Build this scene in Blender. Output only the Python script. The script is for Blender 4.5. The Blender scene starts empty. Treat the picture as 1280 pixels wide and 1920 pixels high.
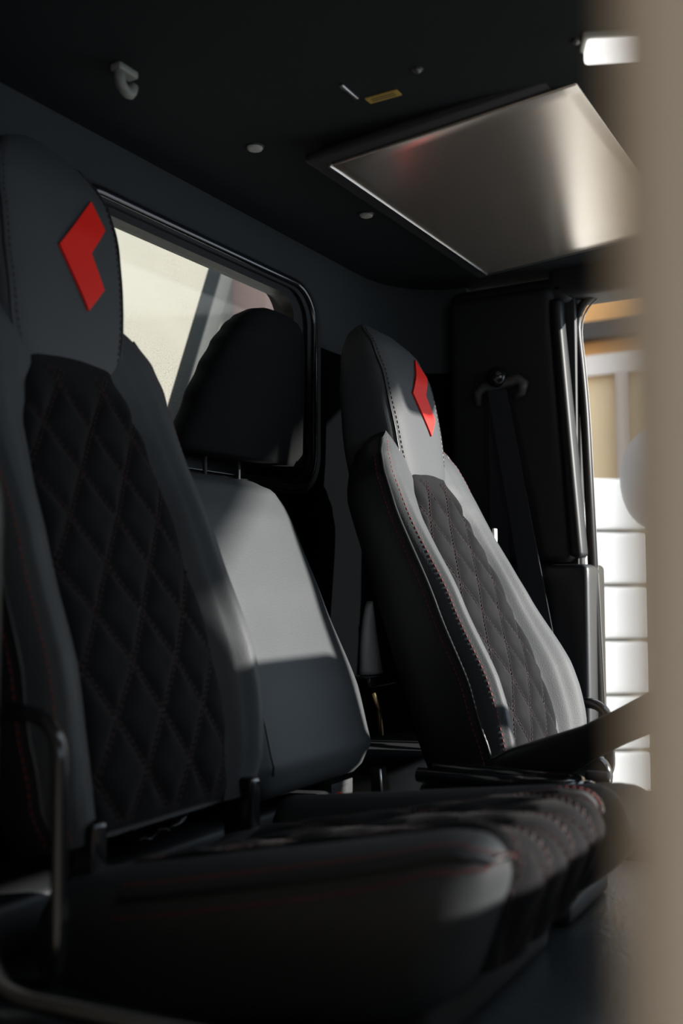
import bpy, bmesh, math, random
from mathutils import Vector, Matrix
random.seed(4)
R = math.radians
sin, cos, pi = math.sin, math.cos, math.pi
S = bpy.context.scene
COL = S.collection

# ------------------------------------------------------------------ camera
# origin = the photographer's eye; +X across the cab to the driver's side, +Y to the rear, +Z up (metres)
YAW, PITCH = R(30.5), R(4.0)
cd = bpy.data.cameras.new('camera'); cam = bpy.data.objects.new('camera', cd); COL.objects.link(cam)
cd.sensor_fit = 'VERTICAL'; cd.sensor_height = 36; cd.sensor_width = 24; cd.lens = 35.0
cd.clip_start = 0.02
fw = Vector((cos(YAW)*cos(PITCH), sin(YAW)*cos(PITCH), sin(PITCH)))
cam.rotation_euler = fw.to_track_quat('-Z', 'Y').to_euler()
cd.dof.use_dof = True; cd.dof.focus_distance = 1.95; cd.dof.aperture_fstop = 2.6
S.camera = cam

# ------------------------------------------------------------------ light
w = bpy.data.worlds.new('sky'); S.world = w; w.use_nodes = True
bg = w.node_tree.nodes['Background']
bg.inputs['Color'].default_value = (0.72, 0.86, 1.0, 1); bg.inputs['Strength'].default_value = 2.0
sd = bpy.data.lights.new('sun', 'SUN'); sun = bpy.data.objects.new('sun', sd); COL.objects.link(sun)
sd.energy = 9.5; sd.angle = R(0.7); sd.color = (1.0, 0.95, 0.88)
sun.rotation_euler = Vector((1.0, -2.4, 0.68)).to_track_quat('Z', 'Y').to_euler()
S.view_settings.view_transform = 'Standard'; S.view_settings.look = 'None'
S.view_settings.gamma = 1.0; S.view_settings.use_curve_mapping = False
S.view_settings.exposure = 0.35

# ------------------------------------------------------------------ materials
def nodes(name):
    m = bpy.data.materials.new(name); m.use_nodes = True
    nt = m.node_tree; return m, nt, nt.nodes['Principled BSDF']

def mat(name, col, rough=0.5, metal=0.0, noise=0.0, nscale=40, bump=0.0, bscale=300, spec=0.5, sheen=0.0,
        coat=0.0, voronoi=False, emit=None, estr=0.0):
    m, nt, b = nodes(name)
    c = (*col, 1)
    b.inputs['Base Color'].default_value = c
    b.inputs['Roughness'].default_value = rough
    b.inputs['Metallic'].default_value = metal
    b.inputs['Specular IOR Level'].default_value = spec
    b.inputs['Sheen Weight'].default_value = sheen
    b.inputs['Coat Weight'].default_value = coat
    tc = nt.nodes.new('ShaderNodeTexCoord')
    if noise:
        n = nt.nodes.new('ShaderNodeTexNoise'); n.inputs['Scale'].default_value = nscale; n.inputs['Detail'].default_value = 5
        r = nt.nodes.new('ShaderNodeMapRange')
        r.inputs['To Min'].default_value = 1 - noise; r.inputs['To Max'].default_value = 1 + noise
        x = nt.nodes.new('ShaderNodeMixRGB'); x.blend_type = 'MULTIPLY'; x.inputs[0].default_value = 1
        x.inputs[1].default_value = c
        nt.links.new(tc.outputs['Object'], n.inputs['Vector']); nt.links.new(n.outputs['Fac'], r.inputs['Value'])
        nt.links.new(r.outputs['Result'], x.inputs[2]); nt.links.new(x.outputs[0], b.inputs['Base Color'])
    if bump:
        t = nt.nodes.new('ShaderNodeTexVoronoi' if voronoi else 'ShaderNodeTexNoise'); t.inputs['Scale'].default_value = bscale
        bp = nt.nodes.new('ShaderNodeBump'); bp.inputs['Strength'].default_value = bump; bp.inputs['Distance'].default_value = 0.002
        nt.links.new(tc.outputs['Object'], t.inputs['Vector'])
        nt.links.new(t.outputs[0], bp.inputs['Height']); nt.links.new(bp.outputs[0], b.inputs['Normal'])
    if emit:
        b.inputs['Emission Color'].default_value = (*emit, 1); b.inputs['Emission Strength'].default_value = estr
    return m

M = {}
M['leather'] = mat('grey_leather', (0.047, 0.052, 0.056), 0.62, noise=0.10, nscale=14, bump=0.12, bscale=420, voronoi=True, spec=0.35)
M['leather_dark'] = mat('charcoal_leather', (0.014, 0.016, 0.018), 0.50, noise=0.12, nscale=14, bump=0.12, bscale=420, voronoi=True)
M['suede'] = mat('black_suede', (0.011, 0.011, 0.012), 0.92, noise=0.25, nscale=60, bump=0.2, bscale=900, spec=0.1, sheen=0.02)
M['black_fabric'] = mat('black_fabric', (0.004, 0.0045, 0.005), 0.95, bump=0.25, bscale=900, spec=0.15)
M['thread_red'] = mat('red_thread', (0.22, 0.018, 0.016), 0.6)
M['thread_dark'] = mat('dark_red_thread', (0.035, 0.010, 0.010), 0.6)
M['piping'] = mat('dark_piping', (0.018, 0.02, 0.022), 0.35)
M['red'] = mat('red_vinyl', (0.86, 0.018, 0.010), 0.5, spec=0.3)
M['headliner'] = mat('dark_headliner', (0.016, 0.019, 0.021), 0.9, bump=0.3, bscale=700, spec=0.15)
M['wall'] = mat('grey_lining', (0.030, 0.035, 0.038), 0.85, noise=0.12, nscale=200, bump=0.3, bscale=600, spec=0.2)
M['plastic'] = mat('black_plastic', (0.012, 0.014, 0.016), 0.38, bump=0.08, bscale=900)
M['plastic_matte'] = mat('matte_black_plastic', (0.014, 0.016, 0.018), 0.6, bump=0.1, bscale=900)
M['gloss'] = mat('gloss_black', (0.010, 0.011, 0.013), 0.16, coat=0.3)
M['rubber'] = mat('black_rubber', (0.009, 0.010, 0.011), 0.45, spec=0.35)
M['dull_metal'] = mat('dull_screw_metal', (0.16, 0.16, 0.16), 0.4, metal=1.0)
M['hook'] = mat('hook_plastic', (0.20, 0.21, 0.19), 0.5)
M['grey_plastic'] = mat('pale_grey_plastic', (0.42, 0.43, 0.40), 0.5)
M['panel'] = mat('satin_panel', (0.78, 0.70, 0.61), 0.25, metal=0.9, noise=0.06, nscale=6)
M['metal'] = mat('bright_metal', (0.70, 0.71, 0.72), 0.28, metal=1.0)
M['brass'] = mat('brass', (0.75, 0.55, 0.28), 0.3, metal=1.0)
M['yellow'] = mat('yellow_label', (0.45, 0.30, 0.06), 0.6)
M['print'] = mat('dark_print', (0.03, 0.03, 0.03), 0.7)
M['webbing'] = mat('navy_webbing', (0.020, 0.024, 0.034), 0.75, bump=0.4, bscale=1200)
M['vinyl_floor'] = mat('dark_vinyl_mat', (0.035, 0.042, 0.047), 0.3, noise=0.2, nscale=30, bump=0.5, bscale=160)
M['tan_paint'] = mat('tan_paint', (0.68, 0.56, 0.42), 0.4, noise=0.05, nscale=4)
M['body_grey'] = mat('body_grey_paint', (0.07, 0.068, 0.065), 0.45)
M['white_paint'] = mat('white_paint', (0.86, 0.86, 0.84), 0.5, noise=0.03, nscale=3)
M['tan_wall'] = mat('tan_board', (0.74, 0.54, 0.31), 0.8, noise=0.12, nscale=2)
M['orange_wood'] = mat('orange_wood', (0.70, 0.33, 0.10), 0.7, noise=0.15, nscale=3)
M['dark_beam'] = mat('dark_beam', (0.035, 0.025, 0.02), 0.7)
M['pale_beam'] = mat('pale_beam', (0.72, 0.62, 0.54), 0.7)
M['cream'] = mat('cream_render', (0.205, 0.190, 0.165), 0.9, noise=0.16, nscale=0.9)
M['concrete'] = mat('concrete', (0.42, 0.41, 0.40), 0.9, noise=0.10, nscale=2)
M['blocker'] = mat('blocker_brown', (0.20, 0.17, 0.14), 0.9)  # colour of the unseen roofs and walls added to hold back light
M['post_dark'] = mat('dark_steel', (0.016, 0.017, 0.018), 0.7)
M['pink'] = mat('pink_render', (0.30, 0.20, 0.18), 0.9)
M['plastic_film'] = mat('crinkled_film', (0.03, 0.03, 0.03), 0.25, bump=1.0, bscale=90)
M['lamp'] = mat('lamp_diffuser', (0.8, 0.8, 0.8), 0.4, emit=(1, 0.98, 0.95), estr=1.2)

def glass_mat():
    m, nt, b = nodes('dusty_glass')
    nt.nodes.remove(b)
    out = nt.nodes['Material Output']
    tr = nt.nodes.new('ShaderNodeBsdfTransparent'); tr.inputs[0].default_value = (0.90, 0.92, 0.90, 1)
    gl = nt.nodes.new('ShaderNodeBsdfGlossy'); gl.inputs['Roughness'].default_value = 0.03
    df = nt.nodes.new('ShaderNodeBsdfDiffuse'); df.inputs[0].default_value = (0.45, 0.43, 0.39, 1)
    tc = nt.nodes.new('ShaderNodeTexCoord')
    n1 = nt.nodes.new('ShaderNodeTexNoise'); n1.inputs['Scale'].default_value = 420; n1.inputs['Detail'].default_value = 3
    n2 = nt.nodes.new('ShaderNodeTexNoise'); n2.inputs['Scale'].default_value = 6
    r1 = nt.nodes.new('ShaderNodeMapRange'); r1.inputs['From Min'].default_value = 0.5; r1.inputs['From Max'].default_value = 0.72
    r1.inputs['To Min'].default_value = 0.0; r1.inputs['To Max'].default_value = 0.30
    r2 = nt.nodes.new('ShaderNodeMapRange'); r2.inputs['From Min'].default_value = 0.35; r2.inputs['From Max'].default_value = 0.65
    mu = nt.nodes.new('ShaderNodeMath'); mu.operation = 'MULTIPLY'
    nt.links.new(tc.outputs['Object'], n1.inputs['Vector']); nt.links.new(tc.outputs['Object'], n2.inputs['Vector'])
    nt.links.new(n1.outputs['Fac'], r1.inputs['Value']); nt.links.new(n2.outputs['Fac'], r2.inputs['Value'])
    nt.links.new(r1.outputs['Result'], mu.inputs[0]); nt.links.new(r2.outputs['Result'], mu.inputs[1])
    m1 = nt.nodes.new('ShaderNodeMixShader'); m2 = nt.nodes.new('ShaderNodeMixShader')
    nt.links.new(mu.outputs[0], m1.inputs[0]); nt.links.new(tr.outputs[0], m1.inputs[1]); nt.links.new(df.outputs[0], m1.inputs[2])
    fr = nt.nodes.new('ShaderNodeMath'); fr.operation = 'MULTIPLY_ADD'; fr.inputs[1].default_value = 0.12; fr.inputs[2].default_value = 0.03
    lw = nt.nodes.new('ShaderNodeLayerWeight'); lw.inputs['Blend'].default_value = 0.15; nt.links.new(lw.outputs['Facing'], fr.inputs[0])
    nt.links.new(fr.outputs[0], m2.inputs[0]); nt.links.new(m1.outputs[0], m2.inputs[1]); nt.links.new(gl.outputs[0], m2.inputs[2])
    nt.links.new(m2.outputs[0], out.inputs['Surface'])
    return m
M['glass'] = glass_mat()

# ------------------------------------------------------------------ helpers
def obj(name, verts, faces, m, parent=None, smooth=True, flat_angle=None):
    me = bpy.data.meshes.new(name); me.from_pydata([tuple(v) for v in verts], [], faces); me.update()
    bm = bmesh.new(); bm.from_mesh(me); bmesh.ops.recalc_face_normals(bm, faces=bm.faces[:]); bm.to_mesh(me); bm.free()
    me.materials.append(M[m] if isinstance(m, str) else m)
    if smooth:
        for p in me.polygons: p.use_smooth = True
        if flat_angle is not None: me.set_sharp_from_angle(angle=R(flat_angle))
    o = bpy.data.objects.new(name, me); COL.objects.link(o)
    if parent: o.parent = parent
    return o

def tag(o, label, cat, group=None, kind=None):
    o['label'] = label; o['category'] = cat
    if group: o['group'] = group
    if kind: o['kind'] = kind
    return o

def thing(name, label, cat, loc=(0, 0, 0), group=None, kind=None):
    o = bpy.data.objects.new(name, None); COL.objects.link(o); o.location = loc; o.empty_display_size = 0.05
    return tag(o, label, cat, group, kind)

def interp(tab, x):
    if x <= tab[0][0]: return tab[0][1]
    for (a, b), (c, d) in zip(tab, tab[1:]):
        if x <= c:
            t = (x - a)/(c - a); t = t*t*(3 - 2*t)*0.5 + t*0.5
            return b + (d - b)*t
    return tab[-1][1]

def grid_faces(nr, nc, close=False, off=0):
    F = []
    for i in range(nr - 1):
        for j in range(nc - (0 if close else 1)):
            k = (j + 1) % nc
            F.append((off + i*nc + j, off + i*nc + k, off + (i + 1)*nc + k, off + (i + 1)*nc + j))
    return F

def loft(rings, caps=True):
    nc = len(rings[0]); V = [p for r in rings for p in r]; F = grid_faces(len(rings), nc, True)
    if caps:
        F.append(tuple(range(nc))); F.append(tuple(reversed(range((len(rings)-1)*nc, len(rings)*nc))))
    return V, F

def tube(path, r, n=8, closed=False):
    """round tube along a list of points (r number or list)"""
    P = [Vector(p) for p in path]; N = len(P); rings = []; up = None
    for i, p in enumerate(P):
        a = P[i-1] if (i > 0 or closed) else p; b = P[(i+1) % N] if (i < N-1 or closed) else p
        t = (b - a).normalized()
        if up is None:
            up = Vector((0, 0, 1)) if abs(t.z) < 0.9 else Vector((1, 0, 0))
        s = t.cross(up).normalized(); up = s.cross(t).normalized()
        rr = r[i] if isinstance(r, (list, tuple)) else r
        rings.append([p + (s*cos(2*pi*k/n) + up*sin(2*pi*k/n))*rr for k in range(n)])
    if closed:
        V = [q for g in rings for q in g]; F = grid_faces(N, n, True)
        for j in range(n):
            F.append(((N-1)*n + j, (N-1)*n + (j+1) % n, (j+1) % n, j))
        return V, F
    return loft(rings)

def rounded(path, r, n=6):
    """round the corners of an open polyline"""
    P = [Vector(p) for p in path]; out = [P[0]]
    for a, b, c in zip(P, P[1:], P[2:]):
        u = (a - b); v = (c - b); d = min(r, u.length*0.49, v.length*0.49)
        p0 = b + u.normalized()*d; p1 = b + v.normalized()*d
        for k in range(n + 1):
            t = k/n; out.append(p0*(1-t)**2 + b*2*t*(1-t) + p1*t*t)
    out.append(P[-1]); return out

def rbox(lo, hi, r=0.01, n=4, fn=None):
    """rounded box between two corners as one welded surface; fn deforms every point"""
    lo = Vector(lo); hi = Vector(hi); c = (lo + hi)/2; hs = (hi - lo)/2
    r = min(r, hs.x*0.98, hs.y*0.98, hs.z*0.98)
    def ax(h, m):
        v = [-h + r*(1 - cos(pi/2*k/n)) for k in range(n)]
        inner = 2*(h - r); ni = max(1, min(m, int(inner/0.02)))
        v += [-(h - r) + inner*k/ni for k in range(ni + 1)]
        v += [h - r*(1 - cos(pi/2*k/n)) for k in reversed(range(n))]
        return v
    A = [ax(hs.x, 24), ax(hs.y, 24), ax(hs.z, 24)]
    V = []; F = []; idx = {}
    def vid(p):
        q = Vector(p)
        inn = Vector([max(-(hs[i]-r), min(hs[i]-r, q[i])) for i in range(3)])
        d = q - inn
        if d.length > 1e-9: q = inn + d.normalized()*r
        key = (round(p[0], 6), round(p[1], 6), round(p[2], 6))
        if key not in idx:
            idx[key] = len(V); V.append(c + q)
        return idx[key]
    for d in range(3):
        a, b = [(1, 2), (2, 0), (0, 1)][d]
        for sgn in (-1, 1):
            for i in range(len(A[a]) - 1):
                for j in range(len(A[b]) - 1):
                    q = []
                    for (ii, jj) in ((i, j), (i+1, j), (i+1, j+1), (i, j+1)):
                        p = [0, 0, 0]; p[d] = sgn*hs[d]; p[a] = A[a][ii]; p[b] = A[b][jj]; q.append(vid(p))
                    if len(set(q)) == 4: F.append(tuple(q if sgn > 0 else reversed(q)))
    if fn: V = [Vector(fn(v)) for v in V]
    return V, F

def box(lo, hi):
    x0, y0, z0 = lo; x1, y1, z1 = hi
    V = [(x0,y0,z0),(x1,y0,z0),(x1,y1,z0),(x0,y1,z0),(x0,y0,z1),(x1,y0,z1),(x1,y1,z1),(x0,y1,z1)]
    return V, [(0,3,2,1),(4,5,6,7),(0,1,5,4),(1,2,6,5),(2,3,7,6),(3,0,4,7)]

def prism(poly, axis, a, b):
    """polygon (2D) extruded along an axis between a and b"""
    def P(q, t):
        return {'x': (t, q[0], q[1]), 'y': (q[0], t, q[1]), 'z': (q[0], q[1], t)}[axis]
    n = len(poly); V = [P(q, a) for q in poly] + [P(q, b) for q in poly]
    F = [tuple(range(n)), tuple(reversed(range(n, 2*n)))] + [(i, (i+1) % n, n + (i+1) % n, n + i) for i in range(n)]
    return V, F

def rrect(x0, x1, z0, z1, r, n=7):
    P = []
    for cx, cz, a0 in ((x1-r, z1-r, 0), (x0+r, z1-r, 90), (x0+r, z0+r, 180), (x1-r, z0+r, 270)):
        for k in range(n + 1):
            a = R(a0 + 90*k/n); P.append((cx + r*cos(a), cz + r*sin(a)))
    return P

def ring_frame(outer, inner, y0, y1):
    """frame between two equal-count XZ outlines, from y0 to y1"""
    n = len(outer)
    V = [(x, y, z) for y in (y0, y1) for o in (outer, inner) for x, z in o]
    F = []
    for i in range(n):
        j = (i + 1) % n
        F += [(i, j, n+j, n+i), (2*n+i, 3*n+i, 3*n+j, 2*n+j), (i, 2*n+i, 2*n+j, j), (n+i, n+j, 3*n+j, 3*n+i)]
    return V, F

def merge(*vf):
    V = []; F = []
    for v, f in vf:
        o = len(V); V += list(v); F += [tuple(o + i for i in q) for q in f]
    return V, F

def superring(fn, cx, hw, f0, f1, h, n=40, e=4.5):
    """rounded-rectangle cross-section at height h: half width hw about cx, depth f1(back)..f0(front)"""
    out = []; mid = (f0 + f1)/2; hd = (f0 - f1)/2
    for k in range(n):
        a = 2*pi*k/n; c, s = cos(a), sin(a)
        x = cx + hw*math.copysign(abs(c)**(2/e), c); f = mid + hd*math.copysign(abs(s)**(2/e), s)
        out.append(fn(x, f, h))
    return out

# ------------------------------------------------------------------ the cab shell
XR = 2.27       # driver's side inner wall
YB = 1.155      # rear wall
ZC = 0.735      # headliner
ZF = -0.43      # cab floor / engine cover
# ceiling: slab with rounded rear right corner
cpts = [(0.50, -0.10), (XR + 0.05, -0.10), (XR + 0.05, YB + 0.04), (0.50, YB + 0.04)]
tag(obj('ceiling', *prism(cpts, 'z', ZC, ZC + 0.10), 'headliner', smooth=False), 'black fabric headliner over the whole cab', 'ceiling', kind='structure')
# rear wall with window hole + plan-rounded corner to the side wall
WX0, WX1, WZ0, WZ1 = 1.115, 1.765, 0.215, 0.625
def rear_wall():
    hole = rrect(WX0, WX1, WZ0, WZ1, 0.07); n = len(hole)
    x0, x1, z0, z1 = 0.50, 2.05, -0.60, ZC + 0.02
    outer = []
    for (x, z) in hole:                      # matching ring on the wall's outline
        cx, cz = (WX0+WX1)/2, (WZ0+WZ1)/2
        dx, dz = x - cx, z - cz
        t = min((x1-cx)/dx if dx > 0 else (x0-cx)/dx if dx < 0 else 1e9, (z1-cz)/dz if dz > 0 else (z0-cz)/dz if dz < 0 else 1e9)
        outer.append((cx + dx*t, cz + dz*t))
    V, F = ring_frame(outer, hole, YB, YB + 0.05)
    for cxx, czz in ((x0, z0), (x1, z0), (x1, z1), (x0, z1)):   # corner fill triangles
        best = sorted(range(n), key=lambda i: (outer[i][0]-cxx)**2 + (outer[i][1]-czz)**2)[:1][0]
        a = best
        nb = min(((best-1) % n, (best+1) % n), key=lambda i: abs((outer[i][0]-cxx)*(outer[i][1]-czz)) if (outer[i][0]-outer[a][0])*(outer[i][1]-outer[a][1]) != 0 else 9)
        k = len(V); V.append((cxx, YB, czz)); F.append((a, nb, k))
    arc = [(2.05, YB)] + [(2.05 + 0.22*sin(R(t)), YB - 0.18 + 0.18*cos(R(t))) for t in range(10, 91, 10)]
    arc_out = [(2.05, YB + 0.05)] + [(2.05 + 0.27*sin(R(t)), YB - 0.18 + 0.23*cos(R(t))) for t in range(10, 91, 10)]
    ring = arc + list(reversed(arc_out))
    return merge((V, F), prism(ring, 'z', z0, z1))
V_, F_ = rear_wall()
tag(obj('wall_rear', V_, F_, 'wall', flat_angle=35), 'dark grey lined rear wall of the cab with a window cut into it', 'wall', kind='structure')

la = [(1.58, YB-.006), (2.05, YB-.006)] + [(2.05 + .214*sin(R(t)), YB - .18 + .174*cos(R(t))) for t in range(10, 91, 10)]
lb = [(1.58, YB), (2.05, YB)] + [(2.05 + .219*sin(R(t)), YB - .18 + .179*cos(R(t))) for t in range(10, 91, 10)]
obj('shade_panel', *prism(la + list(reversed(lb)), 'z', -.365, .52), mat('shade_black', (.0025, .003, .0035), .95, spec=0.0), bpy.data.objects['wall_rear'], smooth=False)  # near-black sheet painting shade over the sunlit part of the rear wall
# rear window
win = thing('window_1', 'rear cab window with rounded black rubber frame and dusty glass', 'window', (1.44, YB, 0.42), kind='structure')
def sh(vf, o): return [Vector(v) - Vector(o) for v in vf[0]], vf[1]
WO = (1.44, YB, 0.42)
def wpart(name, vf, m, **k): return obj(name, *sh(vf, WO), m, win, **k)
wpart('outer_gasket', ring_frame(rrect(WX0-.045, WX1+.085, WZ0-.03, WZ1+.022, 0.09), rrect(WX0-.01, WX1+.03, WZ0-.005, WZ1-.004, 0.07), YB-.012, YB+.01), 'rubber', flat_angle=40)
bead = [(x, YB-.012, z) for x, z in rrect(WX0-.03, WX1+.055, WZ0-.018, WZ1+.010, 0.08, 10)]
wpart('gasket_bead', tube(bead, 0.009, 10, True), 'gloss')
wpart('inner_gasket', ring_frame(rrect(WX0-.012, WX1+.032, WZ0-.007, WZ1-.002, 0.07), rrect(WX0+.012, WX1-.012, WZ0+.018, WZ1-.018, 0.045), YB-.004, YB+.03), 'rubber', flat_angle=40)
wpart('pane', prism(rrect(WX0, WX1, WZ0+.005, WZ1-.005, 0.05), 'y', YB+.014, YB+.019), 'glass', smooth=False)
wpart('lower_channel', rbox((WX0+.02, YB-.028, WZ0+.006), (1.575, YB-.010, WZ0+.024), 0.008, 4), 'gloss')

# driver's side: B-pillar trim
pil = thing('wall_right', 'black plastic door pillar trim on the driver side behind the seat', 'pillar', (XR, 0.88, -0.43), kind='structure')
PO = (XR, 0.88, -0.43)
def ppart(name, vf, m, **k): return obj(name, *sh(vf, PO), m, pil, **k)
def lean(v):  # the front edge of the pillar runs slightly forward towards the floor
    k = max(0.0, min(1.0, (0.93 - v.y)/0.25)); return (v.x, v.y - 0.055*k*max(0, (0.62 - v.z))/0.6, v.z)
ppart('upper_trim', rbox((XR-.035, .742, .045), (XR+.10, 1.01, .700), 0.022, 5, lean), 'plastic_matte')
ppart('trim_edge', rbox((XR-.040, .722, .055), (XR+.02, .748, .665), 0.012, 5, lean), mat('dark_trim', (.006, .007, .008), .5, spec=.35))
ppart('lower_trim', rbox((XR-.045, .665, -.60), (XR+.10, 1.02, .040), 0.014, 4), 'plastic')
ppart('side_panel', rbox((XR+.005, .70, -.60), (XR+.06, 1.0, .71), 0.005, 2), 'plastic_matte')
ppart('upper_corner_trim', rbox((XR-.02, .70, .655), (XR+.10, 1.02, .725), 0.03, 4), 'plastic_matte')
# door opening: weather strip and body flange
strip = rounded([(XR+.03, -.30, .690), (XR+.03, .715, .690), (XR+.03, .690, .45), (XR+.03, .655, -.60)], 0.11, 9)
st = tag(obj('trim_1', *tube(strip, 0.011, 8), 'rubber'), 'black rubber door seal around the driver door opening', 'door seal', kind='structure')
flange = [(p[0]+.012, p[1]-.009, p[2]-.007) for p in strip]
obj('flange_edge', *tube(flange, 0.0022, 6), mat('flange_grey', (.22, .22, .22), .4), st)
# roof rails, A-pillars, header, front of the cab
tag(obj('trim_2', *rbox((XR-.02, -.30, .670), (XR+.10, .76, .80), 0.02, 4), 'plastic_matte'), 'black roof rail above the driver door opening', 'roof rail', kind='structure')
tag(obj('trim_3', *rbox((.46, -.30, .66), (.58, 1.20, .80), 0.02, 4), 'plastic_matte'), 'black roof rail above the passenger door opening', 'roof rail', kind='structure')
tag(obj('trim_4', *rbox((.46, -.15, .705), (XR+.10, -.05, .82), 0.02, 4), 'plastic_matte'), 'black windscreen header across the front of the cab', 'header', kind='structure')
def aslant(v):
    return (v.x, v.y - 0.85*max(0, (0.66 - v.z)), v.z)
tag(obj('trim_5', *rbox((2.075, -.18, -.12), (2.105, -.13, .74), 0.012, 4, aslant), 'plastic_matte'), 'black windscreen pillar on the driver side', 'pillar', kind='structure')
tag(obj('trim_6', *rbox((.64, -.18, -.12), (.68, -.13, .74), 0.012, 4, aslant), 'plastic_matte'), 'black windscreen pillar on the passenger side', 'pillar', kind='structure')
tag(obj('wall_front', *box((.46, -.90, -1.0), (XR+.10, -.76, -.15)), 'plastic_matte', smooth=False), 'black front bulkhead of the cab under the windscreen', 'wall', kind='structure')
tag(obj('wall_left', *rbox((.50, .80, -.60), (.56, 1.20, .72), 0.01, 3), 'plastic_matte'), 'black pillar panel behind the passenger seat', 'wall', kind='structure')
tag(obj('floor', *merge(rbox((.60, -.78, -.68), (1.605, YB+.02, ZF), 0.03, 4), rbox((1.58, -.78, -.68), (XR+.02, YB+.02, -.60), 0.02, 3)), 'vinyl_floor'), 'dark glossy vinyl cab floor below the seats', 'floor', kind='structure')
tag(obj('trim_9', *rbox((.62, .915, ZF-.02), (XR-.05, YB+.01, -.365), 0.012, 3), 'plastic_matte'), 'black ledge along the rear wall behind the seats', 'ledge', kind='structure')
# passenger door opening in the foreground: painted flange, curved at its lower rear corner
fl = rounded([(.645, .815, .70), (.645, .797, .18), (.645, .765, .10), (.645, .765, -.375), (.645, .20, -.335)], 0.07, 8)
pf = tag(obj('trim_7', *tube(fl, 0.006, 8), 'body_grey'), 'grey painted edge of the near door opening, curving into the sill', 'door sill', kind='structure')
sl = rounded([(.665, .850, .70), (.665, .832, .18), (.665, .790, .10), (.665, .790, -.395), (.665, .10, -.355)], 0.08, 8)
obj('door_rubber', *tube(sl, 0.012, 8), 'rubber', pf)
tag(obj('trim_8', *rbox((.60, -.30, -.60), (.70, .80, -.385), 0.012, 3), 'plastic_matte'), 'black step sill under the near door opening', 'door sill', kind='structure')

# ------------------------------------------------------------------ seats
f0tab = [(0, .020), (.10, .034), (.20, .038), (.35, .022), (.55, .0), (.66, -.004), (.75, -.012)]
pwtab = [(0, .126), (.10, .134), (.27, .131), (.43, .126), (.52, .116), (.58, .100), (.62, .082), (.75, .05)]
owtab = [(0, .180), (.05, .198), (.13, .205), (.25, .202), (.40, .195), (.55, .194), (.62, .190), (.66, .176), (.695, .148), (.72, .115), (.735, .075)]
btab = [(0, .014), (.06, .026), (.15, .034), (.35, .028), (.52, .018), (.64, .010), (.73, .0)]
def bulge(s):
    return interp([(0, .0), (.30, .50), (.60, .95), (.75, 1.0), (.88, .75), (.95, .38), (1.0, -.25)], s)
def quilt(x, h, w=.083, l=.132):
    a = x/w + h/l; b = x/w - h/l
    da = abs(a - round(a)); db = abs(b - round(b)); d = min(da, db)
    return (1 - math.exp(-(d/.15)**1.3))

class SeatFrame:
    """local frame of a reclined seat back: x across, f forward out of the face, h up along the back"""
    def __init__(self, rec): self.s, self.c = sin(R(rec)), cos(R(rec))
    def __call__(self, x, f, h): return Vector((x, h*self.s - f*self.c, h*self.c + f*self.s))

def dashes(path_pts, normals, L=.0065, gap=.0035, wd=.0016, th=.0009):
    """little thread boxes along a polyline lying on a surface"""
    V = []; F = []; acc = 0.0; pos = []
    for i in range(len(path_pts) - 1):
        a, b = path_pts[i], path_pts[i+1]; d = (b - a).length
        while acc < d:
            pos.append((a.lerp(b, acc/d), (b - a).normalized(), normals[i])); acc += L + gap
        acc -= d
    for p, t, n in pos:
        s = n.cross(t).normalized()*wd/2; e = t*L/2; k = len(V)
        for q in (-e-s, e-s, e+s, -e+s): V.append(p + q - n*th*.5)
        for q in (-e*.7-s*.6, e*.7-s*.6, e*.7+s*.6, -e*.7+s*.6): V.append(p + q + n*th)
        F += [(k+4,k+5,k+6,k+7),(k,k+1,k+5,k+4),(k+1,k+2,k+6,k+5),(k+2,k+3,k+7,k+6),(k+3,k,k+4,k+7)]
    return V, F

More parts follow.
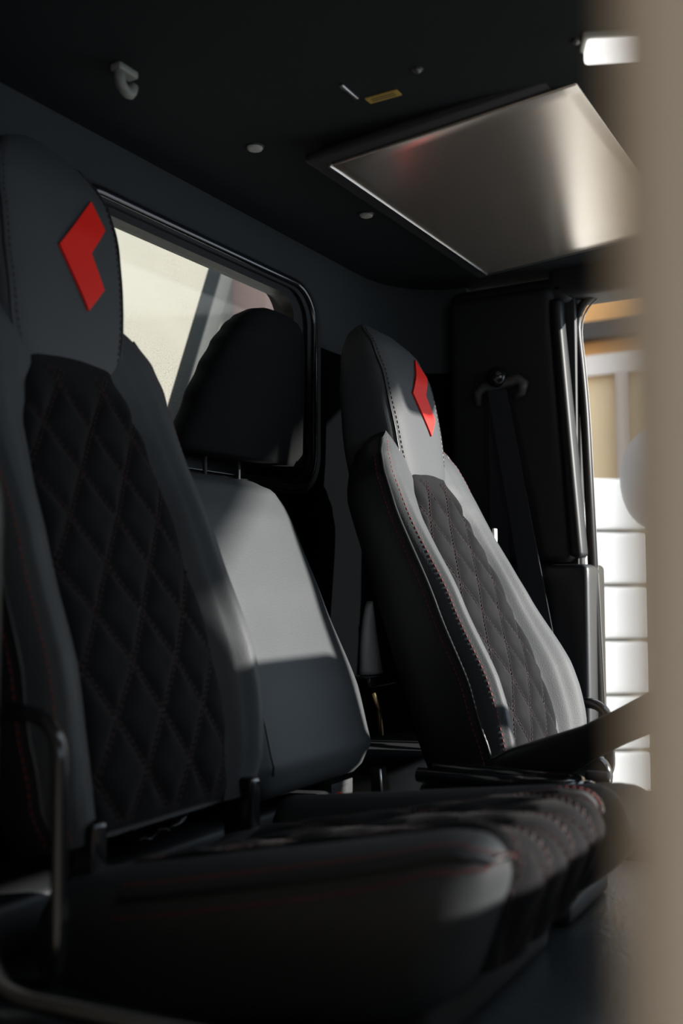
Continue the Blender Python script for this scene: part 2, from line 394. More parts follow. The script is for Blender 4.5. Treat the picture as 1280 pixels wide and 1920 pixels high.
def seat_back(root, rec, base, deep=0.0, flare=0.0):
    ftab = [(0, .6), (.08, 1), (.18, .9), (.40, 0), (.8, 0)]
    def OW(h, sg): return interp(owtab, h) + (flare*interp(ftab, h) if sg > 0 else 0)
    T0 = SeatFrame(rec); B = Vector(base)
    T = lambda x, f, h: B + T0(x, f, h)
    N = T0(0, 1, 0)
    hs = [.0 + .735*k/140 for k in range(141)]
    TH = -.115
    # back shell: sides and rear
    rings = []
    for h in hs:
        ow = interp(owtab, h); f0 = interp(f0tab, h); B_ = interp(btab, h); fe = f0 - .25*B_
        tk = TH + (.03 if h < .05 else 0) + max(0, h-.60)*.25
        half = [(ow, fe), (ow+.004, fe-.012), (ow+.004, fe-.03), (ow+.001, (fe+tk)/2), (ow-.006, tk+.03), (ow-.018, tk+.010), (ow-.04, tk), (ow*.4, tk-.008)]
        fl_ = OW(h, 1) - ow
        loop = [T(x + fl_, f + fl_*.5, h) for x, f in half] + [T(-x, f, h) for x, f in reversed(half)]
        rings.append(loop)
    back = obj('backrest', *loft(rings), 'leather_dark', root, flat_angle=60)
    # front bolsters
    for sg in (-1, 1):
        V = []; ns = 34
        for h in hs:
            pw, f0, B_ = (interp(t, h) for t in (pwtab, f0tab, btab)); ow = OW(h, sg); gl = (ow - interp(owtab, h))*.5
            for k in range(ns + 1):
                s = k/ns; x = pw - .006 + (ow - pw + .006)*(s if s < .85 else .85 + (s-.85)*(1.0))
                V.append(T(sg*x, f0 + gl*s + B_*bulge(s) + (.003 + (.008*sin(pi*min(1, s*1.1)) - .003)*interp([(.50, 1), (.70, 0)], h)), h))
        b = obj('bolster', V, grid_faces(len(hs), ns + 1), 'leather', back)
        # piping with double stitching along the outer edge of the bolster
        path = []; st1 = []; st2 = []
        for h in hs[2:-7]:
            pw, f0, B_ = (interp(t, h) for t in (pwtab, f0tab, btab)); ow = OW(h, sg); gl = (ow - interp(owtab, h))*.5
            path.append(T(sg*(ow+.001), f0 + gl - .25*B_ + .002, h))
            s = .88; st1.append(T(sg*(pw - .006 + (ow-pw+.006)*s), f0 + gl*s + B_*bulge(s) + (.003 + (.008*sin(pi*min(1, s*1.1)) - .003)*interp([(.50, 1), (.70, 0)], h)) - .0001, h))
            st2.append(T(sg*(ow+.0042), f0 + gl - .25*B_ - .012, h))
        obj('piping', *tube(path, .0032, 6), 'piping', back)
        n1 = [(N + Vector((sg*.6, 0, 0))).normalized()]*len(path); n2 = [Vector((sg, 0, 0))]*len(path)
        o = obj('edge_stitching', *merge(dashes(st1, n1, th=.0006), dashes(st2, n2, th=.0006)), 'thread_red', back, smooth=False); o['kind'] = 'stuff'
    # quilted centre panel
    nx, nh = 64, 130; V = []
    for i in range(nh + 1):
        h = .006 + (.66 - .006)*i/nh; pw = interp(pwtab, h); f0 = interp(f0tab, h)
        for j in range(nx + 1):
            u = -1 + 2*j/nx; x = u*pw
            edge = 1 - abs(u)**14; e2 = min(1, (h-.006)/.02)*max(0, min(1, (.615 - h)/.05))
            V.append(T(x, f0 + .004 + .0120*quilt(x, h)*edge*e2 - .006*(1-edge) + .004*(1-u*u), h))
    obj('quilted_panel', V, grid_faces(nh + 1, nx + 1), 'suede', back)
    lines = []
    w_, l_ = .083, .132
    for fam in (1, -1):
        for k in range(-8, 9):
            for off in (-.0032, .0032):
                pts = []
                for i in range(0, 110):
                    h = .015 + .60*i/109; x = (k - fam*h/l_)*w_ + off; pw = interp(pwtab, h)
                    if abs(x) < pw*.97:
                        f0 = interp(f0tab, h); u = x/pw
                        pts.append(T(x, f0 + .0046 + .0120*quilt(x, h) + .004*(1-u*u) - .006*abs(u)**14, h))
                    elif len(pts) > 1:
                        lines.append(pts); pts = []
                    else: pts = []
                if len(pts) > 1: lines.append(pts)
    vf = merge(*[dashes(p, [N]*len(p), .006, .0035, .0013, .0007) for p in lines])
    o = obj('quilt_stitching', *vf, 'thread_dark', back, smooth=False); o['kind'] = 'stuff'
    # headrest
    HD = .024 if deep else .028
    hh = [.598, .602, .61, .622, .64, .66, .69, .72, .75, .78, .81, .84, .87, .90, .925, .945, .965, .98, .992, 1.001, 1.007, 1.010]
    hwt = [(.598, .070), (.604, .082), (.62, .094), (.66, .108), (.72, .117), (.80, .123), (.88, .123), (.92, .116), (.95, .104), (.975, .085), (.995, .058), (1.010, .022)]
    hft = [(.598, .004), (.604, .014), (.62, .024), (.66, .031), (.75, .034), (.85, .030), (.92, .020), (.95, .010), (.975, -.002), (.995, -.014), (1.010, -.024)]
    hbt = [(.598, -.05), (.66, -.07), (.75, -.068), (.85, -.055), (.90, -.048), (.95, -.046), (.98, -.042), (.998, -.036), (1.010, -.028)]
    TT = T; sq = 1.0 if deep else .86
    off = .030 if deep else .030
    T = lambda x, f, h: TT(x, f + .155*(h - .62) - off, (h if h > .73 else .73 - (.73 - h)*sq) - HD)
    tp = [(.5, 0), (.86, 0), (.93, .25), (.975, .6), (1.010, 1)]
    FF = lambda h: interp(hft, h) - deep*.62*interp(tp, h)
    FB = lambda h: interp(hbt, h) - deep*(1 - .38*interp(tp, h))
    EX = lambda h: 4.6 - 1.9*interp(tp, h)
    rings = [superring(T, 0, interp(hwt, h), FF(h), FB(h), h, 48, EX(h)) for h in hh]
    head = obj('headrest', *loft(rings), 'leather', root)
    def face_f(x, h):
        a, b, hw, e_ = FF(h), FB(h), interp(hwt, h), EX(h); q = min(.999, abs(x)/hw)
        return (a+b)/2 + (a-b)/2*(1 - q**e_)**(1/e_)
    for sg in (-1, 1):
        p = []; q1 = []; q2 = []
        for i in range(40):
            h = .612 + .37*i/39; x = sg*interp(hwt, h)*.90
            p.append(T(x, face_f(x, h) + .0005, h)); x1 = x - sg*.007; q1.append(T(x1, face_f(x1, h) + .0006, h))
        obj('seam', *tube(p, .0022, 6), 'piping', head)
        o = obj('seam_stitching', *dashes(q1, [N]*40, .006, .004, .0014, .0007), 'thread_dark', head, smooth=False); o['kind'] = 'stuff'
    # red angular emblem
    poly = [(.058, .915), (.078, .874), (.041, .826), (.061, .775), (.026, .736), (-.021, .822)]
    ref = []
    def sub(a, b, n=6): return [(a[0]+(b[0]-a[0])*k/n, a[1]+(b[1]-a[1])*k/n) for k in range(n)]
    # two quads sharing the bend (left tip - inner notch)
    A, Bq, Cq, D, E_, Fq = poly
    def quadgrid(a, b, c, d, n=8):
        G = []
        for i in range(n+1):
            for j in range(n+1):
                u, v = i/n, j/n
                x = (1-u)*((1-v)*a[0]+v*d[0]) + u*((1-v)*b[0]+v*c[0]); h = (1-u)*((1-v)*a[1]+v*d[1]) + u*((1-v)*b[1]+v*c[1])
                G.append((x, h))
        V = [T(x, face_f(x, h) + .0035, h) for x, h in G] + [T(x, face_f(x, h) - .001, h) for x, h in G]
        m = n+1; F = grid_faces(m, m)
        rim = [i for i in range(m)] + [i*m + n for i in range(1, m)] + [n*m + i for i in reversed(range(n))] + [i*m for i in reversed(range(1, n))]
        for p, q in zip(rim, rim[1:] + rim[:1]): F.append((p, q, m*m + q, m*m + p))
        return V, F
    e = obj('emblem', *merge(quadgrid(A, Bq, Cq, Fq), quadgrid(Fq, Cq, D, E_)), 'red', head, smooth=False)
    e['label'] = 'red angular emblem patch'
    return T

def cushion(root, x0, x1, yb, yf, zr, zf, th, name='cushion', panel=True, r=.052, mat_='leather', crest=.040):
    """seat cushion: top runs from (yb, zr) at the back up to (yf, zf) at the front edge"""
    cx = (x0 + x1)/2; hw = (x1 - x0)/2
    def slope(y): return zr + (zf - zr)*max(0, min(1.1, (yb - y)/(yb - yf)))
    zt = 0.0
    def dfm(v):
        k = (v.z + th)/th                                   # 0 bottom .. 1 top
        y = v.y
        if y < yf + .12: y += (1 - k)*.05*min(1, (yf + .12 - y)/.12)     # undercut front
        ux = (v.x - cx)/hw
        y += .035*abs(ux)**6*max(0, 1 - (v.y - yf)/.15)                # rounded corners in plan
        cr_ = crest if ux < 0 else crest*.35
        crown = cr_*(1 - (min(1, abs(abs(ux) - .70)/.32))**2)**2*max(0, k)
        nt_ = max(0.0, min(1.0, (yf + .075 - v.y)/.075)); crown -= .022*nt_*nt_*k
        return (v.x + (0.012*(1-k))*(-ux), y, v.z + slope(v.y)*1.0 + crown)
    c = obj(name, *rbox((x0, yf, -th), (x1, yb, 0), r, 7, dfm), mat_, root)
    if panel:
        pw = .140; arc = []; L1 = (yb - .10) - (yf + r)
        # path over the top, round the nose and down the front
        def path(s):
            if s < L1:
                y = yb - .10 - s; return y, 0.0, 0.0
            a = (s - L1)/r
            if a < pi/2: return yf + r - r*sin(a), -r + r*cos(a), a
            d = (s - L1 - r*pi/2); return yf, -r - d, pi/2
        Ltot = L1 + r*pi/2 + (th - r)*.82
        def S_(x, s, lift):
            y, z, a = path(s)
            d = max(0.0, abs(x) - (hw - r)); lift -= r - math.sqrt(max(0.0, r*r - d*d))
            p = Vector((cx + x, y - lift*sin(a), z + lift*cos(a)))
            p2 = dfm(p); return Vector(p2)
        nx, ns = 56, 150; V = []
        for i in range(ns + 1):
            s = Ltot*i/ns
            for j in range(nx + 1):
                u = -1 + 2*j/nx; x = u*pw
                V.append(S_(x, s, .004 + .008*quilt(x, s, .070, .16)*(1 - abs(u)**12) - .005*abs(u)**12))
        obj('quilted_insert', V, grid_faces(ns + 1, nx + 1), 'suede', c)
        D = []
        for fam in (1, -1):
            for k in range(-8, 9):
                for off in (-.003, .003):
                    pts = []; nn = []
                    for i in range(140):
                        s = Ltot*i/139; x = (k - fam*s/.16)*.070 + off
                        if abs(x) < pw*.97:
                            pts.append(S_(x, s, .0052 + .008*quilt(x, s, .070, .16) - .005*abs(x/pw)**12)); a = path(s)[2]; nn.append(Vector((0, -sin(a), cos(a))))
                        else:
                            if len(pts) > 1: D.append(dashes(pts, nn, .007, .0035, .0016, .0008))
                            pts = []; nn = []
                    if len(pts) > 1: D.append(dashes(pts, nn, .007, .0035, .0016, .0008))
        o = obj('insert_stitching', *merge(*D), 'thread_dark', c, smooth=False); o['kind'] = 'stuff'
        for sg in (-1, 1):
            q_ = hw - .2055
            ctrl = [(.192+q_, .03), (.192+q_, .25*L1), (.190+q_, .6*L1), (.187+q_, .90*L1), (.180+q_, L1 + .012), (.165+q_, L1 + .028), (.138, L1 + .034)]
            pts = []
            for (xa, sa), (xb, sb) in zip(ctrl, ctrl[1:]):
                for k in range(10): pts.append((xa + (xb-xa)*k/10, sa + (sb-sa)*k/10))
            def P(dx): return [S_(sg*(x + dx), s, .0015 + .001) for x, s in pts]
            obj('piping', *tube(P(0), .003, 6), 'piping', c)
            o = obj('piping_stitching', *merge(*[dashes(P(d), [Vector((0, -.3, .95))]*len(pts), .006, .003, .0018, .001) for d in (-.010, .010)]), 'thread_red', c, smooth=False)
            o['kind'] = 'stuff'
    return c

# passenger seat -------------------------------------------------------------
PS = thing('truck_seat', 'grey leather bucket seat with red emblem nearest the open door, mostly in shadow', 'seat', (.995, .60, ZF), 'matching bucket seats with red emblems')
seat_back(PS, 14.8, (.0, .262, -.305 - ZF))
cushion(PS, -.210, .205, .27, -.285, -.360 - ZF, -.237 - ZF, .135, r=.036, crest=.028)
obj('seat_base', *rbox((-.17, -.20, 0.0), (.17, .27, .055), .012, 3), 'plastic_matte', PS)
for sg in (-1, 1):
    obj('hinge_bracket', *rbox((sg*.15-.012, .21, .03), (sg*.15+.012, .26, .16), .006, 3), 'gloss', PS)
# driver seat ----------------------------------------------------------------
ZD = -.60       # driver's footwell floor
DS = thing('truck_seat', 'sunlit grey leather bucket seat with red emblem beside the driver door', 'seat', (1.825, .50, ZD), 'matching bucket seats with red emblems')
seat_back(DS, 19.5, (.0, .160, -.380 - ZD), .045, .034)
cushion(DS, -.205, .215, .20, -.30, -.415 - ZD, -.402 - ZD, .12, r=.036, crest=.012)
obj('seat_base', *rbox((-.17, -.22, 0.0), (.17, .18, .085), .010, 3), 'plastic_matte', DS)
obj('hinge_cover', *rbox((-.236, .045, .185), (-.194, .19, .262), .018, 5), 'plastic', DS)
kn = [[Vector((.236 + dx, (.125) + r*cos(2*pi*k/28), .200 + r*sin(2*pi*k/28))) for k in range(28)] for dx, r in ((0, .045), (.006, .050), (.016, .050), (.022, .043), (.022, .037), (.017, .032))]
obj('recliner_cover', *loft(kn), 'gloss', DS, flat_angle=50)
obj('label_tag', *rbox((.196, .306, .685), (.212, .312, .715), .002, 2), 'white_paint', DS)
# centre seat ----------------------------------------------------------------
CS = thing('centre_seat', 'plain grey leather centre seat with a dark headrest between the two bucket seats', 'seat', (1.385, .60, ZF))
Tm0 = SeatFrame(20); Bm = Vector((0, .255, -.322 - ZF))
Tm = lambda x, f, h: Bm + Tm0(x, f, h)
hwM = [(0, .145), (.012, .160), (.04, .180), (.15, .180), (.30, .172), (.42, .168), (.49, .163), (.525, .148), (.545, .124), (.555, .090)]
ffM = [(0, -.010), (.012, .010), (.04, .028), (.14, .036), (.30, .022), (.46, .010), (.52, .0), (.545, -.020), (.555, -.042)]
rings = [superring(Tm, 0, interp(hwM, h), interp(ffM, h), -.085, h, 56, 5) for h in [.555*k/60 for k in range(61)]]
mb = obj('backrest', *loft(rings), 'leather', CS)
sp = [Tm(-.150, .0 + interp(ffM, h) - .0005, h) for h in [.03 + .47*k/40 for k in range(41)]]
obj('seam', *tube(sp, .002, 6), 'piping', mb)
# headrest
rows = [(.222, 1.474, .182), (.232, 1.474, .194), (.32, 1.497, .171), (.38, 1.516, .152), (.43, 1.534, .134), (.47, 1.551, .114), (.495, 1.565, .098), (.512, 1.577, .078), (.522, 1.585, .052)]
def Th(x, f, h): return Vector((x - 1.385, 1.085 - f - .60, h - ZF))
rr = []
for z in [.222 + (.522-.222)*k/34 for k in range(35)]:
    c_ = interp([(a, b) for a, b, _ in rows], z); hw_ = interp([(a, b) for a, _, b in rows], z)
    d_ = .030*min(1, ((.524 - z)/.05)**.5) + .008
    rr.append(superring(Th, c_, hw_, d_, -d_, z, 40, 3.2))
hr = obj('headrest', *loft(rr), 'black_fabric', CS); hr['label'] = 'black fabric headrest'
for dx in (-.05, .05):
    obj('headrest_post', *tube([Th(1.44+dx, -.015, .27), Th(1.44+dx, -.015, .12)], .004, 8), 'plastic_matte', CS)
cushion(CS, -.180, .045, .25, -.285, -.355 - ZF, -.280 - ZF, .10, panel=False, r=.04)
obj('seat_base', *rbox((-.15, -.20, 0.0), (.03, .25, .03), .010, 3), 'plastic_matte', CS)

# ------------------------------------------------------------------ things around the seats
# folding console tray right of the centre cushion
ct = thing('console_tray', 'black plastic console tray between the centre cushion and driver seat', 'tray', (1.503, .50, ZF))
obj('body', *rbox((-.050, -.04, 0), (.022, .22, .112), .02, 4), 'plastic', ct)
lip = rounded([(-.048, .215, .122), (-.048, -.035, .126), (.012, -.035, .126), (.012, .215, .122)], .05, 8)
obj('lip', *tube(lip, .012, 8), 'gloss', ct)
obj('latch', *rbox((-.03, -.065, .100), (.008, -.030, .132), .014, 4), 'gloss', ct)

# parking brake lever
pb = thing('parking_brake', 'dark parking brake lever rising forward beside the driver seat', 'brake lever', (1.560, .60, ZF))
def levring(y, z, w, h, n=20):
    return [Vector((w*math.copysign(abs(cos(2*pi*k/n))**.6, cos(2*pi*k/n)), y + .35*h*sin(2*pi*k/n), z + h*math.copysign(abs(sin(2*pi*k/n))**.6, sin(2*pi*k/n)))) for k in range(n)]
lv = [(.03, .105, .018, .030), (-.02, .125, .020, .036), (-.08, .150, .020, .034), (-.13, .178, .019, .026), (-.18, .206, .018, .025), (-.23, .233, .018, .027), (-.29, .264, .019, .029), (-.315, .277, .016, .024), (-.322, .281, .010, .014)]
obj('lever', *loft([levring(*q) for q in lv]), 'plastic', pb)
obj('lever_base', *rbox((-.028, -.11, .0), (.028, .10, .115), .018, 4), 'plastic_matte', pb)
obj('release_button', *tube([(0, -.318, .279), (0, -.338, .289)], .009, 10), 'gloss', pb)

# seat belt on the pillar
sb = thing('seat_belt', 'navy black seat belt hanging from a swivel guide on the driver pillar', 'seat belt', (XR-.03, .87, .47))
def blt(name, vf, m, **k): return obj(name, *vf, m, sb, **k)
blt('guide_loop', tube([(-.014, .056, -.046), (-.020, .056, -.016), (-.022, .036, -.002), (-.024, .004, .0), (-.022, -.024, .004), (-.020, -.046, .008), (-.018, -.060, -.004), (-.018, -.056, -.024), (-.018, -.040, -.034)], [.007, .012, .013, .014, .013, .014, .014, .011, .006], 12), mat('dark_grey_plastic', (.06, .062, .065), .4))
cr = [[Vector((-.024 - d, .002 + r*cos(2*pi*k/24), .016 + r*sin(2*pi*k/24))) for k in range(24)] for d, r in ((0, .025), (.008, .026), (.017, .023), (.024, .017), (.029, .008))]
blt('anchor_cap', loft(cr), 'gloss')
def strap(y0, y1, x0, x1, hw0, hw1):
    wb = []
    for i in range(13):
        t = i/12; z = -.014 - .80*t; yc = y0 + (y1-y0)*t; x = x0 + (x1-x0)*t; hw = hw0 + (hw1-hw0)*t
        wb.append([Vector((x - .0012, yc - hw, z)), Vector((x - .0012, yc + hw, z)), Vector((x + .0012, yc + hw, z)), Vector((x + .0012, yc - hw, z))])
    return loft(wb)
blt('webbing', strap(.004, .004, -.020, -.014, .0235, .0235), 'webbing', smooth=False)
blt('webbing', strap(.004, -.150, -.025, -.060, .0235, .0300), 'webbing', smooth=False)

# guard rails at the outer side of both bucket seats
def rail(label, loc, pts, r):
    t = thing('grab_rail', label, 'grab rail', loc, 'bent tube rails beside the bucket seats')
    obj('rail_tube', *tube(rounded(pts, .045, 8), r, 12), 'gloss', t)
    for p in (pts[0], pts[-1]):
        obj('end_fitting', *rbox((p[0]-.014, p[1]-.012, p[2]-.014), (p[0]+.014, p[1]+.016, p[2]+.014), .005, 3), 'plastic', t)
rail('black bent tube grab rail standing at the bottom left before the passenger seat', (.70, .74, ZF), [(0, .14, .300), (0, -.012, .300), (0, -.018, .045), (0, .10, .03)], .0085)
rail('black bent tube grab rail seen against the bright door opening by the driver seat', (2.135, .63, ZF), [(0, .12, .170), (0, -.030, .170), (0, -.034, .01), (0, .10, .01)], .0115)

# seat belt buckles and small bits behind the cushions
def buckle(label, loc, rot, red=True, long=False):
    t = thing('belt_buckle', label, 'buckle', loc); t.rotation_euler = rot
    obj('stalk', *rbox((-.012, -.004, -.09), (.012, .004, .01), .003, 2), 'plastic', t)
    obj('housing', *rbox((-.019, -.010, .0), (.019, .010, .062), .006, 3), 'plastic_matte', t)
    if red: obj('press_button', *rbox((-.014, -.012, .046), (.014, .004, .066), .003, 3), 'red', t)
    if long: obj('red_stripe', *rbox((-.016, -.013, -.02), (-.004, -.007, .05), .002, 2), 'red', t)
    return t
buckle('belt buckle with red press button lying behind the near cushion', (1.415, .812, -.398), (R(-25), R(-25), R(20)))
buckle('belt buckle with a long red stripe beside the parking brake lever', (1.606, .470, -.350), (R(38), 0, R(-75)), False, True)
tg = thing('care_label', 'grey printed care label hanging below the centre seat back', 'label tag', (1.473, .867, -.358))
obj('tag', *rbox((-.035, -.001, -.022), (.035, .001, .022), .0009, 2), mat('tag_grey', (.022, .024, .026), .7), tg)
for k in range(4):
    obj('print_line', *box((-.028, -.0018, .012 - .009*k), (.020 - .008*(k % 2), -.001, .015 - .009*k)), 'print', tg, smooth=False)
bk = thing('hinge_arm', 'black curved hinge arm with bright edge below the centre seat back', 'hinge', (1.578, .845, ZF))
obj('arm', *prism([(-.012, 0), (.022, 0), (.014, .06), (-.004, .105), (-.024, .105), (-.018, .05)], 'y', -.008, .012), 'plastic', bk, flat_angle=30)
obj('bright_edge', *tube([(-.013, -.009, .0), (-.018, -.009, .05), (-.026, -.009, .104)], .0022, 6), 'metal', bk)
# trim blade between centre and driver seat backs
bl = thing('recliner_shroud', 'curved grey shroud catching light between the centre and driver seat backs', 'shroud', (1.640, .912, -.172))
rg = []
for k in range(17):
    t = k/16; z = .0 + .135*t; w_ = .034*(1 - t)**.6 + .001; xo = .012 - .018*t + .02*t*t
    rg.append([Vector((xo - w_*cos(pi*j/10), -.022*sin(pi*j/10)*(1-t*.7), z)) for j in range(11)] + [Vector((xo + w_*.9*cos(pi*j/10), .006, z)) for j in range(1, 10)])
obj('blade', *loft(rg), mat('grey_shroud', (.30, .31, .33), .35), bl)
obj('bracket', *rbox((-.040, -.03, -.022), (.075, .02, -.002), .006, 3), 'gloss', bl)
obj('brass_edge', *tube([(-.030, -.030, -.03), (-.010, -.030, -.062), (.0, -.030, -.11)], .006, 8), 'brass', bl)
# crinkled film behind the near cushion
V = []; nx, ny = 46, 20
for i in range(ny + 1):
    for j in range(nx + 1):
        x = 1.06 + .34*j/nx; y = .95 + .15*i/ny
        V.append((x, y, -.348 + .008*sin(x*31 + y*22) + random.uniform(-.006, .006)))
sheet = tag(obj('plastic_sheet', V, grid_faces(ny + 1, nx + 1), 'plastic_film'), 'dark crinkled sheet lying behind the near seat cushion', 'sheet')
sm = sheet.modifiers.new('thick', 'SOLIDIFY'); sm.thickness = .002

# ------------------------------------------------------------------ overhead
op = thing('overhead_panel', 'large satin grey panel set in the ceiling above the driver seat', 'ceiling panel', (1.7475, .6375, .7165))
op.rotation_euler = (R(-4.4), 0, 0)
obj('panel_sheet', *rbox((-.345, -.215, .0), (.345, .210, .006), .003, 2), 'panel', op)
obj('edge_trim', *rbox((-.348, .209, -.002), (.348, .2135, .007), .0015, 2), 'metal', op)
obj('frame', *rbox((-.375, -.255, .005), (.375, .245, .022), .008, 3), 'plastic_matte', op)
for i, (x, y, lb) in enumerate(((1.338, .958, 'pale oval headliner clip farther from the driver, left of the ceiling panel'), (1.704, .946, 'pale oval headliner clip just behind the ceiling panel edge'))):
    t = thing('headliner_clip', lb, 'clip', (x, y, ZC), 'round clips in the headliner')
    obj('head', *loft([[Vector((r*cos(2*pi*k/24), r*sin(2*pi*k/24), z)) for k in range(24)] for r, z in ((.0125, .002), (.0135, -.002), (.0125, -.005), (.009, -.0065), (.003, -.007))]), 'grey_plastic', t)
    obj('collar', *loft([[Vector((r*cos(2*pi*k/24), r*sin(2*pi*k/24), z)) for k in range(24)] for r, z in ((.016, .001), (.016, -.001), (.013, -.0025))]), 'plastic', t)
hk = thing('coat_hook', 'pale plastic coat hook on the ceiling at the upper left', 'hook', (1.033, .970, ZC))
obj('hook_base', *rbox((-.020, -.010, -.010), (.020, .010, .002), .004, 3), 'hook', hk)
obj('hook_arm', *tube(rounded([(-.012, 0, -.008), (-.006, 0, -.030), (.014, 0, -.034), (.018, 0, -.018)], .010, 5), [.008]*16, 8), 'hook', hk)
tag(obj('metal_strip', *rbox((1.228, .721, ZC-.004), (1.276, .727, ZC+.001), .0012, 2), 'metal'), 'thin bright metal strip on the ceiling left of the yellow label', 'metal strip')
yl = thing('warning_label', 'small yellow printed label on the dark ceiling', 'label', (1.293, .688, ZC))
obj('label_face', *box((-.009, -.027, -.0015), (.009, .027, .0005)), 'yellow', yl, smooth=False)
for k in (-1, 1):
    obj('print_line', *box((k*.003-.0008, -.020, -.002), (k*.003+.0008, .020, -.0014)), 'print', yl, smooth=False)
for x, y, lb in ((1.248, .609, 'small screw in the ceiling right of the yellow label'), (1.288, .388, 'small screw in the ceiling next to the bright lamp')):
    t = thing('ceiling_screw', lb, 'screw', (x, y, ZC), 'screws in the headliner')
    obj('screw_head', *loft([[Vector((r*cos(2*pi*k/14), r*sin(2*pi*k/14), z)) for k in range(14)] for r, z in ((.006, .001), (.006, -.003), (.004, -.005))]), 'dull_metal', t)
    obj('washer', *loft([[Vector((r*cos(2*pi*k/14), r*sin(2*pi*k/14), z)) for k in range(14)] for r, z in ((.009, .001), (.009, -.001))]), 'plastic', t)
dl = thing('dome_lamp', 'bright rectangular dome lamp on the ceiling behind the tan door edge', 'lamp', (1.316, .328, ZC))
dl.rotation_euler = (0, 0, R(24))
obj('diffuser', *rbox((-.018, -.055, -.028), (.018, .055, -.006), .006, 3), 'lamp', dl)
obj('housing', *rbox((-.022, -.060, -.008), (.022, .060, .002), .004, 3), 'grey_plastic', dl)

# ------------------------------------------------------------------ front of the cab (beyond the frame's right edge)
db = thing('dashboard', 'black dashboard below the windscreen', 'dashboard', (1.42, -.50, ZF))
obj('dash_body', *rbox((-.80, -.24, .06), (.22, .10, .37), .05, 5), 'plastic_matte', db)
obj('dash_centre', *rbox((.20, -.24, .06), (.58, .10, .62), .05, 5), 'plastic_matte', db)
obj('dash_hood', *rbox((.18, -.05, .42), (.575, .28, .635), .05, 5), 'plastic_matte', db)
obj('sun_slab', *rbox((-.10, .22, .48), (.19, .25, .76), .01, 3), 'gloss', db)  # unseen slab added to keep sun off the passenger backrest
obj('sun_slab_arm', *tube([(.19, .235, .56), (.30, .16, .52)], .015, 8), 'plastic', db)
obj('dash_end', *rbox((.56, -.24, .12), (.82, .10, .30), .05, 5), 'plastic_matte', db)
gc = thing('sun_blocker', 'unseen black stand with gear lever, added to keep sun off the passenger seat', 'light blocker', (1.46, .0, ZF))  # out of view, added to stop a sun patch on the passenger backrest
obj('blocker_post', *rbox((.04, -.06, 0), (.10, .10, .42), .02, 4), 'plastic_matte', gc)
obj('blocker_slab', *rbox((-.38, .0, .33), (.10, .10, .44), .03, 4), 'plastic_matte', gc)
obj('gear_lever', *tube([(0, 0, .41), (0, .02, .50)], .008, 8), 'gloss', gc)
obj('gear_knob', *rbox((-.022, 0, .49), (.022, .045, .545), .018, 4), 'gloss', gc)
sw = thing('steering_wheel', 'black steering wheel in front of the driver seat', 'steering wheel', (1.80, -.12, -.12))
sw.rotation_euler = (R(35), 0, 0)
obj('rim', *tube([(.17*cos(2*pi*k/40), .17*sin(2*pi*k/40), 0) for k in range(40)], .015, 10, True), 'plastic', sw)
obj('hub', *rbox((-.07, -.06, -.05), (.07, .06, -.005), .02, 4), 'plastic', sw)
for a in (20, 160, 270):
    obj('spoke', *tube([(.05*cos(R(a)), .05*sin(R(a)), -.02), (.165*cos(R(a)), .165*sin(R(a)), 0)], .012, 8), 'plastic', sw)
obj('column', *tube([(0, 0, -.03), (0, 0, -.32)], .03, 10), 'plastic_matte', sw)

# ------------------------------------------------------------------ near door edge (foreground right)
dr = thing('door_1', 'tan painted edge of the open near door, out of focus at the right', 'door', (.20, -.02, -1.0), kind='structure')
hx, hy = cos(YAW), sin(YAW)
DN = Vector((.1652, .0418))            # trailing edge of the door in plan, close to the camera
Dd = Vector((.60, -.60)) - DN; Dd.normalize(); Dp = Vector((-Dd.y, Dd.x))
if Dp.x < 0: Dp = -Dp
def dpt(a, b, z): q = DN + Dd*a + Dp*b; return Vector((q.x - .20, q.y + .02, z + 1.0))
def dbox(a0, a1, b0, b1, z0, z1, r=.006):
    v, f = rbox((a0, b0, z0), (a1, b1, z1), r, 3); return [dpt(*p) for p in v], f
obj('door_frame', *dbox(0, .06, 0, .012, -.9, .62), 'tan_paint', dr)
obj('door_skin', *dbox(.05, .60, .0, .02, -.9, -.10), 'tan_paint', dr)

# ------------------------------------------------------------------ outside
tag(obj('ground', *box((-6, -9, -1.95), (14, 10, -1.90)), 'concrete', smooth=False), 'pale concrete yard around the truck', 'ground', kind='structure')
fn = thing('slatted_shutter', 'white slatted shutter standing in bright light beyond the driver door', 'shutter', (5.0, 1.20, -1.90))
fn.rotation_euler = (0, 0, R(37))
sv, sf = rbox((-.02, .0, .0), (.02, 2.0, .246), .008, 2)
sl0 = None
for k in range(9):
    if sl0 is None:
        sl0 = obj('slat', sv, sf, 'white_paint', fn, flat_angle=40); o = sl0
    else:
        o = sl0.copy(); COL.objects.link(o); o.parent = fn
    o.location = (0, 0, .03 + .266*k)
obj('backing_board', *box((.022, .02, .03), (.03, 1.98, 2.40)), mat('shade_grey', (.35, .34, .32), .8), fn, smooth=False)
for y in (.2, 1.8):
    obj('post', *box((.03, y-.04, 0), (.09, y+.04, 2.40)), 'white_paint', fn, smooth=False)
tw = thing('far_building', 'tan and orange building with beams beyond the white shutter', 'building', (7.0, 1.0, -1.90))
obj('lower_wall', *box((0, -3, 0), (.2, 4, 3.365)), 'tan_wall', tw, smooth=False)
obj('pale_band', *box((-.06, -3, 3.365), (.2, 4, 3.51)), 'pale_beam', tw, smooth=False)
obj('upper_wall', *box((0, -3, 3.51), (.2, 4, 5.2)), 'orange_wood', tw, smooth=False)
obj('dark_beam', *box((-.12, -3, 3.62), (.0, 4, 3.74)), 'dark_beam', tw, smooth=False)
obj('downpipe', *tube([(-.06, .80, 0), (-.06, .80, 3.36)], .05, 10), mat('pipe_tan', (.5, .40, .33), .6), tw)
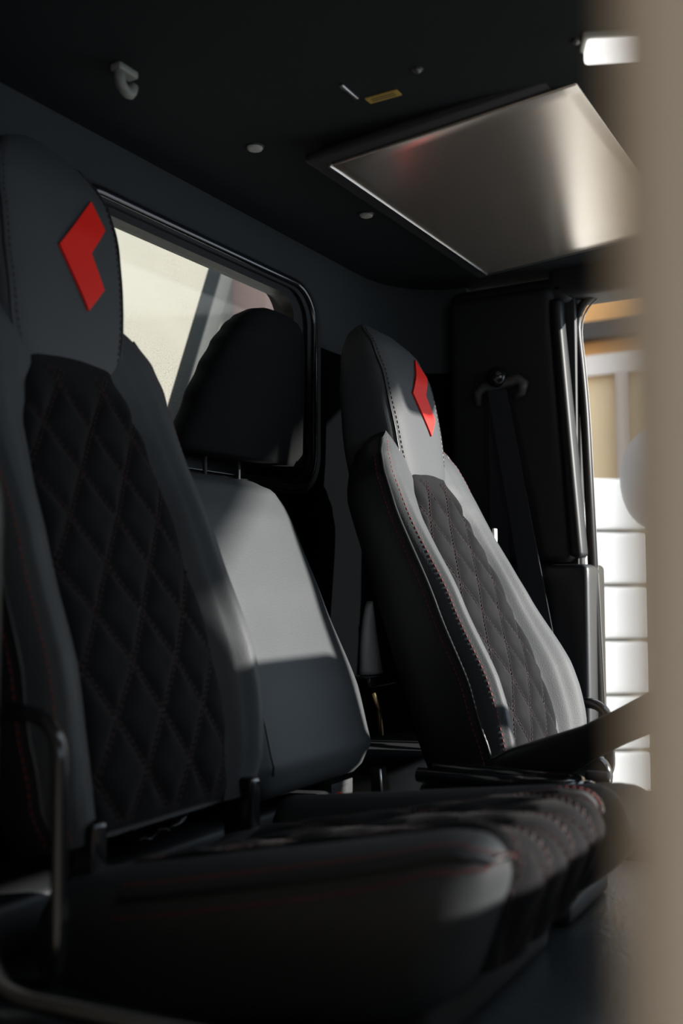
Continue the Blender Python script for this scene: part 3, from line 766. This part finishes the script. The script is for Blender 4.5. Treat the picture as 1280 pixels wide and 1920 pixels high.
tk = thing('yard_lamp', 'pale oval lamp globe on a thin post before the white shutter', 'lamp', (4.55, 1.045, -1.90))
obj('globe', *loft([[Vector((.15*cos(R(a))*cos(2*pi*k/32), .15*cos(R(a))*sin(2*pi*k/32), 2.36 + .225*sin(R(a)))) for k in range(32)] for a in range(-84, 85, 8)]), mat('globe_grey', (.45, .46, .50), .4), tk)
obj('post', *tube([(0, 0, 0), (0, 0, 2.15)], .018, 10), 'pale_beam', tk)
obj('base_plate', *rbox((-.08, -.08, 0), (.08, .08, .02), .005, 2), 'post_dark', tk)
# behind the rear window
bw = thing('yard_wall', 'cream rendered yard wall seen through the rear window', 'wall', (3.0, 3.6, -1.90))
obj('wall_face', *box((-3.5, 0, 0), (3.4, .2, 4.5)), 'cream', bw, smooth=False)
obj('pink_bay', *box((1.80, -.25, 0), (3.2, .0, 4.5)), 'pink', bw, smooth=False)
lp = tag(obj('leaning_post', *rbox((-.03, -.03, -2.3), (.03, .03, 2.4), .008, 2), 'post_dark'), 'dark leaning steel post outside the rear window', 'post')
lp.location = (2.05, 1.80, .20); lp.rotation_euler = (0, R(22), 0)
tag(obj('sun_block_roof', *box((-3.0, -9.0, 1.55), (3.49, -2.4, 1.65)), 'blocker', smooth=False), 'unseen roof added ahead of the truck to cut the sun', 'roof', kind='structure')  # unseen, its edge placed to draw the shadow line across the seats
tag(obj('sky_block_front', *box((.4, -3.6, -1.9), (2.2, -3.5, 1.6)), 'blocker', smooth=False), 'unseen wall added ahead of the truck to block front sky', 'wall', kind='structure')  # unseen, added to keep front sky off the passenger seat
# unseen roof and walls added to keep sky light off the near side
tag(obj('sky_block_roof', *merge(box((-3.0, -.25, 1.55), (1.30, 5.0, 1.65)), box((-3.0, -2.4, 1.55), (.62, -.25, 1.65))), 'blocker', smooth=False), 'unseen dark roof added over the near side to block sky', 'roof', kind='structure')
tag(obj('sky_block_side', *box((-3.05, -5.0, -1.9), (-2.95, 5.0, 1.6)), 'blocker', smooth=False), 'unseen wall added behind the camera to dim the near side', 'wall', kind='structure')
tag(obj('sky_block_back', *box((-3.0, 3.0, -1.9), (.6, 3.1, 1.6)), 'blocker', smooth=False), 'unseen dark wall added at the rear of the near side to block sky', 'wall', kind='structure')
